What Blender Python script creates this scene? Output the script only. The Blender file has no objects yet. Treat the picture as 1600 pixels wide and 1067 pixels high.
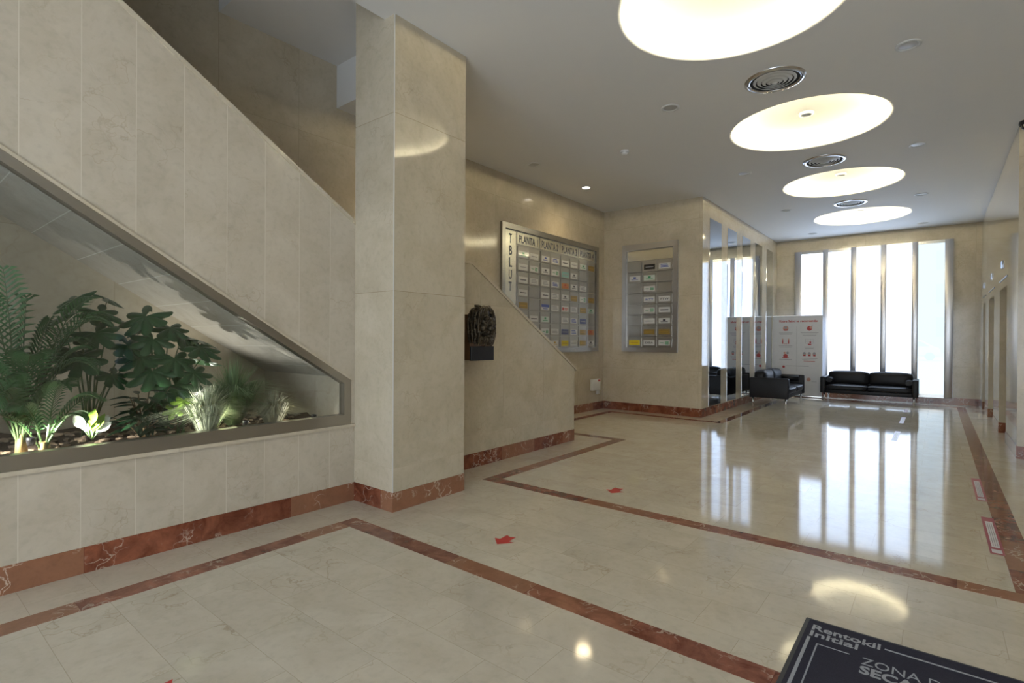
import bpy, bmesh, math, random
from mathutils import Vector, Matrix, noise
random.seed(7)
C = bpy.context.scene
COL = C.collection
PI = math.pi

# ------------------------------------------------------------------ camera
YAW, PITCH, ROLL = -0.67672809, -0.00373885, -0.0054146
cy_, sy_, cp_, sp_ = math.cos(YAW), math.sin(YAW), math.cos(PITCH), math.sin(PITCH)
cr_, sr_ = math.cos(ROLL), math.sin(ROLL)
fw = Vector((sy_*cp_, cy_*cp_, sp_)); rt = Vector((cy_, -sy_, 0)); dn = fw.cross(rt)
r2 = cr_*rt + sr_*dn; d2 = -sr_*rt + cr_*dn
cam = bpy.data.cameras.new('camera'); camo = bpy.data.objects.new('camera', cam); COL.objects.link(camo)
M = Matrix.Identity(4)
for i in range(3):
    M[i][0] = r2[i]; M[i][1] = -d2[i]; M[i][2] = -fw[i]
M[2][3] = 1.35
camo.matrix_world = M
cam.sensor_width = 36.0; cam.lens = 824.51/1600*36.0; cam.clip_start = 0.02; cam.clip_end = 300
C.camera = camo

# ------------------------------------------------------------------ world, colour
W = bpy.data.worlds.new('sky'); C.world = W; W.use_nodes = True
nt = W.node_tree; nt.nodes.clear()
wo = nt.nodes.new('ShaderNodeOutputWorld'); wb = nt.nodes.new('ShaderNodeBackground')
wb.inputs[0].default_value = (0.68, 0.83, 1.0, 1); wb.inputs[1].default_value = 1.0
nt.links.new(wb.outputs[0], wo.inputs[0])
C.view_settings.view_transform = 'Standard'; C.view_settings.look = 'None'
C.view_settings.gamma = 1; C.view_settings.use_curve_mapping = False
C.view_settings.exposure = 1.35

RING_E = 58.0       # strength of the ring tubes in the ceiling domes
RING_C = (1.0, 0.885, 0.60)
PANE_E = 1.75        # daylight on the frosted panes of the far window
ENTRY_E = 2.4       # daylight in the entrance doors behind the camera
sun = bpy.data.lights.new('sun', 'SUN'); suno = bpy.data.objects.new('sun', sun); COL.objects.link(suno)
sun.energy = 1.3; sun.angle = 0.02; sun.color = (1, .96, .9); suno.rotation_euler = (math.radians(50), 0, math.radians(200))

# ------------------------------------------------------------------ materials
def newmat(name):
    m = bpy.data.materials.new(name); m.use_nodes = True
    n = m.node_tree; b = n.nodes['Principled BSDF']
    return m, n, b
def L(n, a, b): n.links.new(a, b)
def plain(name, col, rough=.5, metal=0.0, emit=None, es=0, spec=None, coat=None, bump=None, var=0.06, vs=8):
    m, n, b = newmat(name)
    b.inputs['Roughness'].default_value = rough; b.inputs['Metallic'].default_value = metal
    if spec is not None: b.inputs['Specular IOR Level'].default_value = spec
    if coat: b.inputs['Coat Weight'].default_value = coat
    tc = n.nodes.new('ShaderNodeTexCoord'); no = n.nodes.new('ShaderNodeTexNoise')
    no.inputs['Scale'].default_value = vs; no.inputs['Detail'].default_value = 4
    L(n, tc.outputs['Object'], no.inputs['Vector'])
    mx = n.nodes.new('ShaderNodeMix'); mx.data_type = 'RGBA'
    mx.inputs[6].default_value = tuple(max(0, c*(1-var)) for c in col)+(1,)
    mx.inputs[7].default_value = tuple(min(1, c*(1+var)) for c in col)+(1,)
    L(n, no.outputs['Fac'], mx.inputs[0]); L(n, mx.outputs[2], b.inputs['Base Color'])
    if bump:
        bp = n.nodes.new('ShaderNodeBump'); bp.inputs['Strength'].default_value = bump[1]; bp.inputs['Distance'].default_value = .01
        n2 = n.nodes.new('ShaderNodeTexNoise'); n2.inputs['Scale'].default_value = bump[0]; n2.inputs['Detail'].default_value = 6
        L(n, tc.outputs['Object'], n2.inputs['Vector']); L(n, n2.outputs['Fac'], bp.inputs['Height']); L(n, bp.outputs[0], b.inputs['Normal'])
    if emit: b.inputs['Emission Color'].default_value = emit+(1,); b.inputs['Emission Strength'].default_value = es
    return m
def emis(name, col, s):
    m = bpy.data.materials.new(name); m.use_nodes = True; n = m.node_tree; n.nodes.clear()
    o = n.nodes.new('ShaderNodeOutputMaterial'); e = n.nodes.new('ShaderNodeEmission')
    e.inputs[0].default_value = col+(1,); e.inputs[1].default_value = s; L(n, e.outputs[0], o.inputs[0]); return m

def ramp(n, pts, inp):
    r = n.nodes.new('ShaderNodeValToRGB'); cr = r.color_ramp
    while len(cr.elements) > 1: cr.elements.remove(cr.elements[-1])
    cr.elements[0].position = pts[0][0]; cr.elements[0].color = pts[0][1]
    for p, c in pts[1:]:
        e = cr.elements.new(p); e.color = c
    L(n, inp, r.inputs[0]); return r
def g4(v): return (v, v, v, 1)
def mixc(n, fac, a, b, mode='MIX'):
    mx = n.nodes.new('ShaderNodeMix'); mx.data_type = 'RGBA'; mx.blend_type = mode
    for s, v in ((0, fac), (6, a), (7, b)):
        if hasattr(v, 'node'): L(n, v, mx.inputs[s])
        else: mx.inputs[s].default_value = v
    return mx.outputs[2]

def marble(name, axes, bw, bh, u0, v0, off=0.0, c1=(.50,.43,.32), c2=(.60,.53,.41), vein=(.30,.21,.12),
           joint=(.42,.37,.29), mortar=.0022, rough=.13, tilevar=.05, veinamt=.32, scale=1.0, spec=.4, zmin=None, tan=None, vm_=(.50,.66), vw=(.012,.03)):
    m, n, b = newmat(name)
    tc = n.nodes.new('ShaderNodeTexCoord'); sp = n.nodes.new('ShaderNodeSeparateXYZ'); L(n, tc.outputs['Object'], sp.inputs[0])
    cb = n.nodes.new('ShaderNodeCombineXYZ')
    for k, (ax, o) in enumerate(((axes[0], u0), (axes[1], v0))):
        ma = n.nodes.new('ShaderNodeMath'); ma.operation = 'SUBTRACT'; ma.inputs[1].default_value = o-50*(bw if k == 0 else bh*2)
        L(n, sp.outputs['XYZ'.index(ax)], ma.inputs[0]); L(n, ma.outputs[0], cb.inputs[k])
    br = n.nodes.new('ShaderNodeTexBrick'); br.offset = off; br.squash = 1
    br.inputs['Scale'].default_value = 1; br.inputs['Brick Width'].default_value = bw; br.inputs['Row Height'].default_value = bh
    br.inputs['Mortar Size'].default_value = mortar; br.inputs['Mortar Smooth'].default_value = .1
    br.inputs['Color1'].default_value = g4(0); br.inputs['Color2'].default_value = g4(1); br.inputs['Mortar'].default_value = g4(.5)
    L(n, cb.outputs[0], br.inputs['Vector'])
    # every slab shifts the pattern so no two look alike
    va = n.nodes.new('ShaderNodeVectorMath'); va.operation = 'MULTIPLY_ADD'
    L(n, br.outputs['Color'], va.inputs[0]); va.inputs[1].default_value = (37, 53, 71); L(n, tc.outputs['Object'], va.inputs[2])
    n1 = n.nodes.new('ShaderNodeTexNoise'); n1.inputs['Scale'].default_value = 3.2*scale; n1.inputs['Detail'].default_value = 8; n1.inputs['Roughness'].default_value = .65
    n1.inputs['Distortion'].default_value = .6
    L(n, va.outputs[0], n1.inputs['Vector'])
    base = ramp(n, [(.32, c1+(1,)), (.68, c2+(1,))], n1.outputs['Fac']).outputs[0]
    if tan: base = mixc(n, ramp(n, [(.66, g4(0)), (.80, g4(.75))], br.outputs['Color']).outputs[0], base, tan+(1,))
    nw = n.nodes.new('ShaderNodeTexNoise'); nw.inputs['Scale'].default_value = 4*scale; nw.inputs['Detail'].default_value = 5
    L(n, va.outputs[0], nw.inputs['Vector'])
    vm = n.nodes.new('ShaderNodeVectorMath'); vm.operation = 'MULTIPLY_ADD'
    L(n, nw.outputs['Color'], vm.inputs[0]); vm.inputs[1].default_value = (.55/scale,)*3; L(n, va.outputs[0], vm.inputs[2])
    vo = n.nodes.new('ShaderNodeTexVoronoi'); vo.feature = 'DISTANCE_TO_EDGE'; vo.inputs['Scale'].default_value = 4.2*scale
    L(n, vm.outputs[0], vo.inputs['Vector'])
    vr = ramp(n, [(0, g4(1)), (vw[0], g4(.5)), (vw[1], g4(0))], vo.outputs['Distance']).outputs[0]
    nm = n.nodes.new('ShaderNodeTexNoise'); nm.inputs['Scale'].default_value = 2.3*scale; nm.inputs['Detail'].default_value = 3
    L(n, va.outputs[0], nm.inputs['Vector'])
    mr = ramp(n, [(vm_[0], g4(0)), (vm_[1], g4(1))], nm.outputs['Fac']).outputs[0]
    f1 = n.nodes.new('ShaderNodeMath'); f1.operation = 'MULTIPLY'; L(n, vr, f1.inputs[0]); L(n, mr, f1.inputs[1])
    f2 = n.nodes.new('ShaderNodeMath'); f2.operation = 'MULTIPLY'; L(n, f1.outputs[0], f2.inputs[0]); f2.inputs[1].default_value = veinamt
    c = mixc(n, f2.outputs[0], base, vein+(1,))
    # fine fossil flecks
    nf = n.nodes.new('ShaderNodeTexNoise'); nf.inputs['Scale'].default_value = 26*scale; nf.inputs['Detail'].default_value = 4
    L(n, va.outputs[0], nf.inputs['Vector'])
    c = mixc(n, 1.0, c, ramp(n, [(.3, g4(.93)), (.5, g4(1)), (.72, g4(1.0))], nf.outputs['Fac']).outputs[0], 'MULTIPLY')
    tv = ramp(n, [(0, g4(1-tilevar)), (1, g4(1.0))], br.outputs['Color']).outputs[0]
    c = mixc(n, 1.0, c, tv, 'MULTIPLY')
    if mortar > 0:
        fac = br.outputs['Fac']
        if zmin:
            gt = n.nodes.new('ShaderNodeMath'); gt.operation = 'GREATER_THAN'; gt.inputs[1].default_value = zmin; L(n, sp.outputs['Z'], gt.inputs[0])
            mu = n.nodes.new('ShaderNodeMath'); mu.operation = 'MULTIPLY'; L(n, gt.outputs[0], mu.inputs[0]); L(n, fac, mu.inputs[1]); fac = mu.outputs[0]
        c = mixc(n, fac, c, joint+(1,))
    L(n, c, b.inputs['Base Color'])
    b.inputs['Roughness'].default_value = rough; b.inputs['Specular IOR Level'].default_value = spec
    return m

KW = dict(c1=(.48,.42,.325), c2=(.57,.51,.41), joint=(.62,.57,.47))
KS = dict(KW)
M_stair = marble('cream marble slabs of stair wall', 'YZ', .2635, 30, .541, -10, 0, **KS)
KW.update(c1=(.48,.415,.305), c2=(.57,.505,.39))  # warm lobby light mixed into these slabs as yellow; stair slabs stay cooler
M_yz    = marble('cream marble slabs facing the lobby', 'YZ', .78, 1.38, 2.62, .34, .5, zmin=.6, rough=.11, **{**KW, 'joint': (.40,.34,.25)})
M_back  = marble('cream marble slabs of directory wall', 'YZ', .78, 1.345, 2.08, .81, 0, rough=.11, **{**KW, 'joint': (.40,.34,.25)})
M_xz    = marble('cream marble slabs facing the entrance', 'XZ', 1.95, 1.345, -5.2, .81, 0, rough=.12, **{**KW, 'joint': (.40,.34,.25)})
M_mir   = marble('cream marble slabs between mirrors', 'YZ', 1.02, 1.2, 9.28, .15, 0, rough=.05, spec=.8, **{**KW, 'joint': (.40,.34,.25)})
M_sill  = marble('cream marble edging', 'YZ', 1.1, 9, .2, -3, 0, c1=(.50,.43,.32), c2=(.60,.53,.41), mortar=.001, rough=.15)
M_floor = marble('polished cream marble floor tiles', 'XY', .575, .2825, -1.835, .25, .37, c1=(.53,.47,.37), c2=(.62,.565,.46),
                 vein=(.30,.20,.10), joint=(.43,.37,.28), mortar=.0014, rough=.07, tilevar=.06, veinamt=.5, scale=1.0)
RED = dict(tan=(.30,.15,.085), vm_=(.50,.62), vw=(.02,.045), c1=(.13,.032,.016), c2=(.36,.125,.066), vein=(.72,.58,.46), joint=(.15,.05,.03), mortar=.0015, tilevar=.30, veinamt=.85, scale=2.0)
M_redYZ = marble('red marble baseboard along the room', 'YZ', .62, 9, .2, -3, 0, rough=.10, **RED)
M_redXZ = marble('red marble baseboard across the room', 'XZ', .55, 9, .1, -3, 0, rough=.10, **RED)
M_redX  = marble('red marble floor band across', 'XY', .60, 9, .1, -4, 0, rough=.07, **{**RED, 'c2': (.40,.16,.10)})
M_redY  = marble('red marble floor band along', 'YX', .60, 9, .1, -4, 0, rough=.07, **{**RED, 'c2': (.40,.16,.10)})
M_ceil  = plain('white painted plaster', (.74,.735,.72), .75, var=.01)
M_dome  = plain('white painted dome', (.86,.86,.83), .8, var=.005)
M_ring  = emis('ring tube light', RING_C, RING_E)
M_white = plain('white painted metal', (.62,.62,.60), .4)
M_plast = plain('white plastic', (.72,.72,.71), .35)
M_grey  = plain('grey lamp glass', (.42,.41,.39), .3)
M_black = plain('black plastic', (.02,.02,.022), .35)
M_dark  = plain('painted duct shade', (.01,.01,.01), .8)
M_chrome= plain('chrome', (.75,.75,.77), .12, 1.0, var=.01)
M_leath = plain('black leather', (.014,.013,.014), .42, spec=.22, bump=(60,.15), vs=3, var=.3)
M_bronze= plain('dark bronze', (.062,.049,.032), .36, .75, var=.5, vs=14, bump=(45,.25))
M_wood  = plain('brown wood block', (.13,.065,.025), .4, var=.25)
M_mirror= plain('grey tinted mirror', (.46,.49,.52), .012, 1.0, var=.0)
M_lamp  = emis('lit downlight lamp', (1,.93,.82), 4)
M_red   = plain('red sticker', (.50,.04,.035), .35); M_crim = plain('crimson sticker border', (.30,.025,.04), .4)
M_stw   = plain('white sticker panel', (.62,.60,.62), .3)
M_stg   = plain('grey sticker print', (.25,.24,.26), .4)
M_lil   = plain('lilac sticker film', (.50,.42,.58), .3)
M_mat   = plain('dark charcoal carpet', (.040,.039,.055), .95, var=.35, vs=260, bump=(400,.5), spec=.1)
M_matx  = plain('pale grey carpet print', (.32,.33,.36), .95, var=.2, vs=260)
M_rub   = plain('black rubber edge', (.035,.035,.038), .6)

def steel(name, col=(.46,.45,.43), rough=.26, axis=2, streak=120):
    m, n, b = newmat(name)
    tc = n.nodes.new('ShaderNodeTexCoord'); mp = n.nodes.new('ShaderNodeMapping')
    s = [streak]*3; s[axis] = 1.5; mp.inputs['Scale'].default_value = s
    L(n, tc.outputs['Object'], mp.inputs[0]); no = n.nodes.new('ShaderNodeTexNoise'); no.inputs['Scale'].default_value = 1; no.inputs['Detail'].default_value = 3
    L(n, mp.outputs[0], no.inputs['Vector'])
    L(n, ramp(n, [(.3, tuple(c*.97 for c in col)+(1,)), (.7, tuple(c*1.03 for c in col)+(1,))], no.outputs['Fac']).outputs[0], b.inputs['Base Color'])
    L(n, ramp(n, [(.3, g4(rough*.94)), (.7, g4(rough*1.06))], no.outputs['Fac']).outputs[0], b.inputs['Roughness'])
    b.inputs['Metallic'].default_value = 1.0
    return m
M_steelV = steel('brushed steel upright', (.45,.44,.44), .30, axis=2)
M_steelH = steel('brushed steel rail', (.36,.345,.32), axis=1)
M_steelX = steel('brushed steel rail across', axis=0)
M_frame  = plain('satin bronze aluminium frame', (.36,.33,.28), .3, .85, var=.03)
M_box    = steel('satin mailbox steel', (.42,.40,.37), .34, axis=1)
M_head   = plain('polished header plate', (.70,.67,.58), .26, 1.0, var=.02)

def pane(name, col, s, trans):
    """daylit frosted glass: glows with daylight, partly see-through"""
    m = bpy.data.materials.new(name); m.use_nodes = True; n = m.node_tree; n.nodes.clear()
    o = n.nodes.new('ShaderNodeOutputMaterial'); e = n.nodes.new('ShaderNodeEmission'); t = n.nodes.new('ShaderNodeBsdfTransparent')
    t.inputs[0].default_value = (.80,.90,1,1)
    e.inputs[0].default_value = col+(1,); e.inputs[1].default_value = s
    mx = n.nodes.new('ShaderNodeMixShader'); mx.inputs[0].default_value = trans
    L(n, e.outputs[0], mx.inputs[1]); L(n, t.outputs[0], mx.inputs[2]); L(n, mx.outputs[0], o.inputs[0]); return m
M_pane  = pane('frosted daylit glass', (.63,.77,1.0), PANE_E, .12)
M_pane5 = pane('clearer daylit glass', (.80,.93,1.0), .52, .40)
M_entry = pane('entrance daylight glass', (.81,.90,1.0), ENTRY_E, .05)

def clearglass(name, ior=1.5):
    m = bpy.data.materials.new(name); m.use_nodes = True; n = m.node_tree; n.nodes.clear()
    o = n.nodes.new('ShaderNodeOutputMaterial'); g = n.nodes.new('ShaderNodeBsdfGlossy'); t = n.nodes.new('ShaderNodeBsdfTransparent')
    t.inputs[0].default_value = ((.92,.93,.93,1) if ior > 1.4 else (.985,.985,.98,1)); g.inputs['Roughness'].default_value = .02; g.inputs[0].default_value = (1,1,1,1)
    f = n.nodes.new('ShaderNodeFresnel'); ge = n.nodes.new('ShaderNodeNewGeometry'); mr = n.nodes.new('ShaderNodeMapRange')
    mr.inputs[3].default_value = ior; mr.inputs[4].default_value = 1/ior; L(n, ge.outputs['Backfacing'], mr.inputs[0]); L(n, mr.outputs[0], f.inputs[0])
    mx = n.nodes.new('ShaderNodeMixShader'); L(n, f.outputs[0], mx.inputs[0]); L(n, t.outputs[0], mx.inputs[1]); L(n, g.outputs[0], mx.inputs[2])
    L(n, mx.outputs[0], o.inputs[0]); return m
M_glass = clearglass('clear plate glass'); M_cover = clearglass('anti-glare cover glass', 1.22)

# ------------------------------------------------------------------ mesh helpers
ORG = {}
class MB:
    def __init__(s): s.bm = bmesh.new()
    def box(s, x0, x1, y0, y1, z0, z1, mi=0, bev=0, seg=2, mat=None):
        bm = s.bm if not bev else bmesh.new()
        vs = [bm.verts.new((x, y, z)) for x in (x0, x1) for y in (y0, y1) for z in (z0, z1)]
        fs = [(0,1,3,2),(4,6,7,5),(0,4,5,1),(2,3,7,6),(0,2,6,4),(1,5,7,3)]
        out = [bm.faces.new([vs[i] for i in f]) for f in fs]
        for f in out: f.material_index = mi
        if bev:
            bmesh.ops.bevel(bm, geom=bm.edges[:], offset=bev, segments=seg, affect='EDGES', profile=.5)
            for f in bm.faces: f.material_index = mi; f.smooth = seg > 1
            s.merge(bm, mat)
        return s
    def merge(s, bm, mat=None):
        me = bpy.data.meshes.new('tmp')
        if mat is not None: bmesh.ops.transform(bm, matrix=mat, verts=bm.verts)
        bm.to_mesh(me); bm.free(); s.bm.from_mesh(me); bpy.data.meshes.remove(me)
    def poly(s, pts, ext=None, mi=0):
        """closed polygon, optionally extruded by vector ext"""
        v = [s.bm.verts.new(p) for p in pts]; f = s.bm.faces.new(v); f.material_index = mi
        if ext is not None:
            e = Vector(ext); w = [s.bm.verts.new(Vector(p)+e) for p in pts]
            g = s.bm.faces.new(w[::-1]); g.material_index = mi
            for i in range(len(v)):
                j = (i+1) % len(v); q = s.bm.faces.new((v[j], v[i], w[i], w[j])); q.material_index = mi
        return s
    def lathe(s, prof, c=(0,0,0), n=32, mi=0, smooth=True, mat=None):
        """profile of (r, z) spun about z through c; mat turns the local axes first"""
        rows = []
        T = mat or Matrix.Identity(3)
        for r, z in prof:
            rows.append([s.bm.verts.new(Vector(c)+T @ Vector((r*math.cos(2*PI*k/n), r*math.sin(2*PI*k/n), z))) for k in range(n)] if r > 1e-6
                        else [s.bm.verts.new(Vector(c)+T @ Vector((0, 0, z)))])
        for a, b in zip(rows, rows[1:]):
            for k in range(n):
                j = (k+1) % n
                q = [a[k % len(a)], a[j % len(a)], b[j % len(b)], b[k % len(b)]]
                u = []
                for v in q:
                    if v not in u: u.append(v)
                if len(u) > 2:
                    f = s.bm.faces.new(u); f.material_index = mi; f.smooth = smooth
        return s
    def tube(s, pts, r, n=8, mi=0, cap=True):
        pts = [Vector(p) for p in pts]; rows = []
        for i, p in enumerate(pts):
            d = (pts[min(i+1, len(pts)-1)]-pts[max(i-1, 0)]).normalized()
            up = Vector((0,0,1)) if abs(d.z) < .9 else Vector((1,0,0))
            a = d.cross(up).normalized(); b = d.cross(a)
            rr = r[i] if isinstance(r, (list, tuple)) else r
            rows.append([s.bm.verts.new(p+rr*(a*math.cos(2*PI*k/n)+b*math.sin(2*PI*k/n))) for k in range(n)])
        for a, b in zip(rows, rows[1:]):
            for k in range(n):
                f = s.bm.faces.new((a[k], a[(k+1) % n], b[(k+1) % n], b[k])); f.smooth = True; f.material_index = mi
        if cap:
            for q in (rows[0][::-1], rows[-1]):
                f = s.bm.faces.new(q); f.material_index = mi
        return s
    def text(s, body, size, mat, mi=0, align='LEFT', bold=0.0, ext=.0003, width=None):
        cu = bpy.data.curves.new('t', 'FONT'); cu.body = body; cu.size = size; cu.align_x = align; cu.offset = bold; cu.extrude = ext
        cu.resolution_u = 3; cu.space_line = .85
        o = bpy.data.objects.new('t', cu); COL.objects.link(o)
        dg = bpy.context.evaluated_depsgraph_get(); me = bpy.data.meshes.new_from_object(o.evaluated_get(dg))
        if width:
            xs = [v.co.x for v in me.vertices]; w = max(xs)-min(xs); mat = mat @ Matrix.Diagonal((width/w, 1, 1, 1))
        me.transform(mat); k = len(s.bm.faces); s.bm.from_mesh(me); s.bm.faces.ensure_lookup_table()
        for f in s.bm.faces[k:]: f.material_index = mi
        bpy.data.objects.remove(o); bpy.data.curves.remove(cu); bpy.data.meshes.remove(me); return s
    def build(s, name, mats, parent=None, org=None, fixn=True):
        if fixn: bmesh.ops.recalc_face_normals(s.bm, faces=s.bm.faces)
        o3 = Vector(ORG.get(parent.name, (0,0,0))) if parent else Vector(org or (0,0,0))
        bmesh.ops.translate(s.bm, vec=-o3, verts=s.bm.verts)
        me = bpy.data.meshes.new(name); s.bm.to_mesh(me); s.bm.free()
        for m in (mats if isinstance(mats, (list, tuple)) else [mats]): me.materials.append(m)
        o = bpy.data.objects.new(name, me); COL.objects.link(o)
        if parent: o.parent = parent
        else: o.location = o3
        ORG[o.name] = o3
        return o
def thing(name, loc, label, cat, group=None, rz=0):
    o = bpy.data.objects.new(name, None); o.empty_display_size = .1; COL.objects.link(o)
    o.location = loc; o.rotation_euler = (0, 0, rz); ORG[o.name] = Vector(loc)
    return tag(o, label, cat, group)
def tag(o, label=None, cat=None, group=None, kind=None):
    if label: o['label'] = label
    if cat: o['category'] = cat
    if group: o['group'] = group
    if kind: o['kind'] = kind
    return o
def struct(mb, name, mats): return tag(mb.build(name, mats), kind='structure')
def plan_xy(x, y, z, rz=0): return Matrix.Translation((x, y, z)) @ Matrix.Rotation(rz, 4, 'Z')
def on_x(x, y, z):     # lettering on a wall that faces +X (reads along +Y)
    return Matrix.Translation((x, y, z)) @ Matrix(((0,0,1,0),(1,0,0,0),(0,1,0,0),(0,0,0,1)))
def on_y(x, y, z):     # lettering on a wall that faces -Y (reads along +X)
    return Matrix.Translation((x, y, z)) @ Matrix(((1,0,0,0),(0,0,-1,0),(0,1,0,0),(0,0,0,1)))
def copy_tree(o, parent=None):
    c = o.copy(); COL.objects.link(c); c.parent = parent; ORG[c.name] = ORG.get(o.name, Vector())
    for ch in [k for k in COL.objects if k.parent == o]: copy_tree(ch, c)
    return c

# ------------------------------------------------------------------ room shell
H = 3.87; XS = -3.79; XB = -5.13; XC = -3.284; XM = -3.19; XR = .74; YW = 14.75; YN = -3.2; XE = 3.6
struct(MB().box(-5.4, XE+.2, YN-.2, YW+.25, -.12, 0), 'floor', M_floor)
# ceiling with round openings
DX = -1.2; DR = .83; DYS = (4.08, 6.98, 9.86, 12.72)
b = MB()
def rect(x0, x1, y0, y1, z=H): b.poly([(x0,y0,z),(x0,y1,z),(x1,y1,z),(x1,y0,z)])
rect(-3.41, DX-1.03, YN, 3.3); rect(-5.2, DX-1.03, 3.3, YW+.2); rect(DX+1.03, XE, YN, YW+.2)
ys = [YN]
for y in DYS: ys += [y-1.03, y+1.03]
ys.append(YW+.2)
for i in range(0, len(ys), 2): rect(DX-1.03, DX+1.03, ys[i], ys[i+1])
N = 64
for cyy in DYS:
    inner, outer = [], []
    for k in range(N):
        a = 2*PI*(k+.5)/N; c_, s_ = math.cos(a), math.sin(a); q = 1.03/max(abs(c_), abs(s_))
        inner.append(b.bm.verts.new((DX+DR*c_, cyy+DR*s_, H))); outer.append(b.bm.verts.new((DX+q*c_, cyy+q*s_, H)))
    for k in range(N):
        j = (k+1) % N; b.bm.faces.new((inner[k], inner[j], outer[j], outer[k]))
    for sx in (-1, 1):          # corners of the cell
        for sy in (-1, 1):
            k = min(range(N), key=lambda t: (outer[t].co.x-(DX+sx*1.03))**2+(outer[t].co.y-(cyy+sy*1.03))**2)
            near = sorted(range(N), key=lambda t: (outer[t].co.x-(DX+sx*1.03))**2+(outer[t].co.y-(cyy+sy*1.03))**2)[:2]
            b.bm.faces.new((outer[near[0]], outer[near[1]], b.bm.verts.new((DX+sx*1.03, cyy+sy*1.03, H))))
struct(b, 'ceiling', M_ceil)
# stairwell ceilings and fascias
b = MB()
b.box(-5.2, -3.41, 2.08, 3.3, 4.33, 6.9); b.box(-5.2, -3.5, 3.3, 3.42, H+.001, 4.33)
b.box(-3.41, -3.25, YN, 3.3, H+.001, 6.9); b.box(-5.2, -3.2, YN, 2.08, 6.9, 7.0)
struct(b, 'trim_1', M_ceil)

# directory wall (behind the stairs) and wall ends
struct(MB().box(XB-.2, XB, YN-.2, 9.5, 0, 7.0), 'wall_left', M_back)
struct(MB().box(XB, XM, 9.28, 9.48, 0, H), 'wall_recess', M_xz)
struct(MB().box(XM-.15, XM+.0004, 9.2815, YW+.2, 0, H), 'wall_mirrors', M_mir)
# far wall around the tall window
wx0, wx1, wz0, wz1 = -2.77, .287, .13, 3.565
b = MB(); Yf = YW+.04
b.box(XM-.15, wx0, Yf, Yf+.2, 0, H); b.box(wx1, XR+.6, Yf, Yf+.2, 0, H); b.box(wx0, wx1, Yf, Yf+.2, wz1, H); b.box(wx0, wx1, Yf, Yf+.2, 0, wz0)
struct(b, 'wall_far', M_xz)
# elevator wall with three recesses
ops = ((9.69, 10.70), (11.70, 12.78), (13.57, 14.27)); zt = 2.12
b = MB(); y = 8.4515
for a, c in ops:
    b.box(XR, XR+.36, y, a, 0, H); b.box(XR, XR+.36, a, c, zt, H); y = c
b.box(XR, XR+.36, y, Yf+.1, 0, H)
struct(b, 'wall_elevators', M_mir)
struct(MB().box(XR-.0006, XE+.2, 8.45, 8.4514, 0, H).box(XR+.37, XE+.2, 8.4514, 8.75, 0, H), 'wall_pilaster', M_xz)
struct(MB().box(XE, XE+.2, YN, 8.5, 0, H), 'wall_right', M_yz)
# entrance wall behind
b = MB()
b.box(-5.4, -2.9, YN-.2, YN, 0, 7); b.box(3.2, XE+.2, YN-.2, YN, 0, H); b.box(-2.9, 3.2, YN-.2, YN, 2.95, H)
struct(b, 'wall_entrance', M_xz)
w = MB(); w.box(-2.9, 3.2, YN-.12, YN-.10, .05, 2.95)
win = MB()
for x in (-2.9, -1.4, .1, 1.6, 3.12): win.box(x, x+.08, YN-.16, YN-.02, 0, 2.95)
win.box(-2.9, 3.2, YN-.16, YN-.02, 2.2, 2.28); win.box(-2.9, 3.2, YN-.16, YN-.02, 0, .06)
wf = struct(win, 'window_2', M_steelV); w.build('pane', M_entry, wf)
for k, (a, c) in enumerate(ops):
    d = struct(MB().box(XR+.30, XR+.355, a-.0, (a+c)/2-.004, .0, zt).box(XR+.30, XR+.355, (a+c)/2+.004, c, .0, zt), 'door_%d' % (k+1), M_steelV)
    MB().box(XR+.28, XR+.30, a, a+.05, 0, zt).box(XR+.28, XR+.30, c-.05, c, 0, zt).box(XR+.28, XR+.30, a+.05, c-.05, zt-.05, zt).build('door_frame', M_steelV, d)
    MB().box(XR-.006, XR+.001, a-.05, c+.05, 2.235, 2.25).build('lintel_groove', M_black, d)

# column
colm = thing('marble_column', (-3.53, 3.01, 0), 'tall square cream marble column between the stair flights with red marble foot', 'column')
M_colY = marble('cream marble column side', 'YZ', 3.0, 1.385, 1.2, .34, 0, zmin=.6, rough=.055, **{**KW, 'joint': (.33,.27,.18)})
M_colX = marble('cream marble column front', 'XZ', 3.0, 1.385, -5.0, .34, 0, zmin=.6, rough=.12, **{**KW, 'joint': (.33,.27,.18)})
def shift_obj(m, org):
    return m
b = MB(); b.box(XS, XC, 2.617, 3.41, 0, 4.6)
for f in b.bm.faces: f.material_index = 0
o = b.build('shaft', [M_colY, M_colX], colm)
for p in o.data.polygons: p.material_index = 1 if abs(p.normal.y) > .5 else 0
MB().box(XS-.01, XC+.004, 2.613, 3.414, 0, .152).build('plinth', M_redXZ, colm)
MB().box(XC-.004, XC+.0015, 2.6155, 2.6215, .153, H-.002).build('corner_bead', M_white, colm)

# stair balustrade walls
T = .15; s1 = .6265
def ztop(y): return 2.329+s1*(2.586-y)
def zwin(y): return 1.004+s1*(2.58-y)
yl, yr = -.7, 2.58
b = MB()
b.poly([(XS, YN, 0), (XS, YN, ztop(YN)), (XS, yl, ztop(yl)), (XS, yl, 0)], (-T, 0, 0))
b.poly([(XS, yl, zwin(yl)), (XS, yl, ztop(yl)), (XS, yr, ztop(yr)), (XS, yr, zwin(yr))], (-T, 0, 0))
b.poly([(XS, yl, 0), (XS, yl, .63), (XS, yr, .63), (XS, yr, 0)], (-T, 0, 0))
b.poly([(XS, yr, 0), (XS, yr, ztop(yr)), (XS, 2.616, ztop(2.616)), (XS, 2.616, 0)], (-T, 0, 0))
struct(b, 'wall_stair', M_stair)
b = MB()
b.poly([(XS, 3.38, 0), (XS, 3.38, 2.135), (XS, 4.04, 2.135), (XS, 6.06, .96), (XS, 6.06, 0)], (-T, 0, 0))
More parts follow.
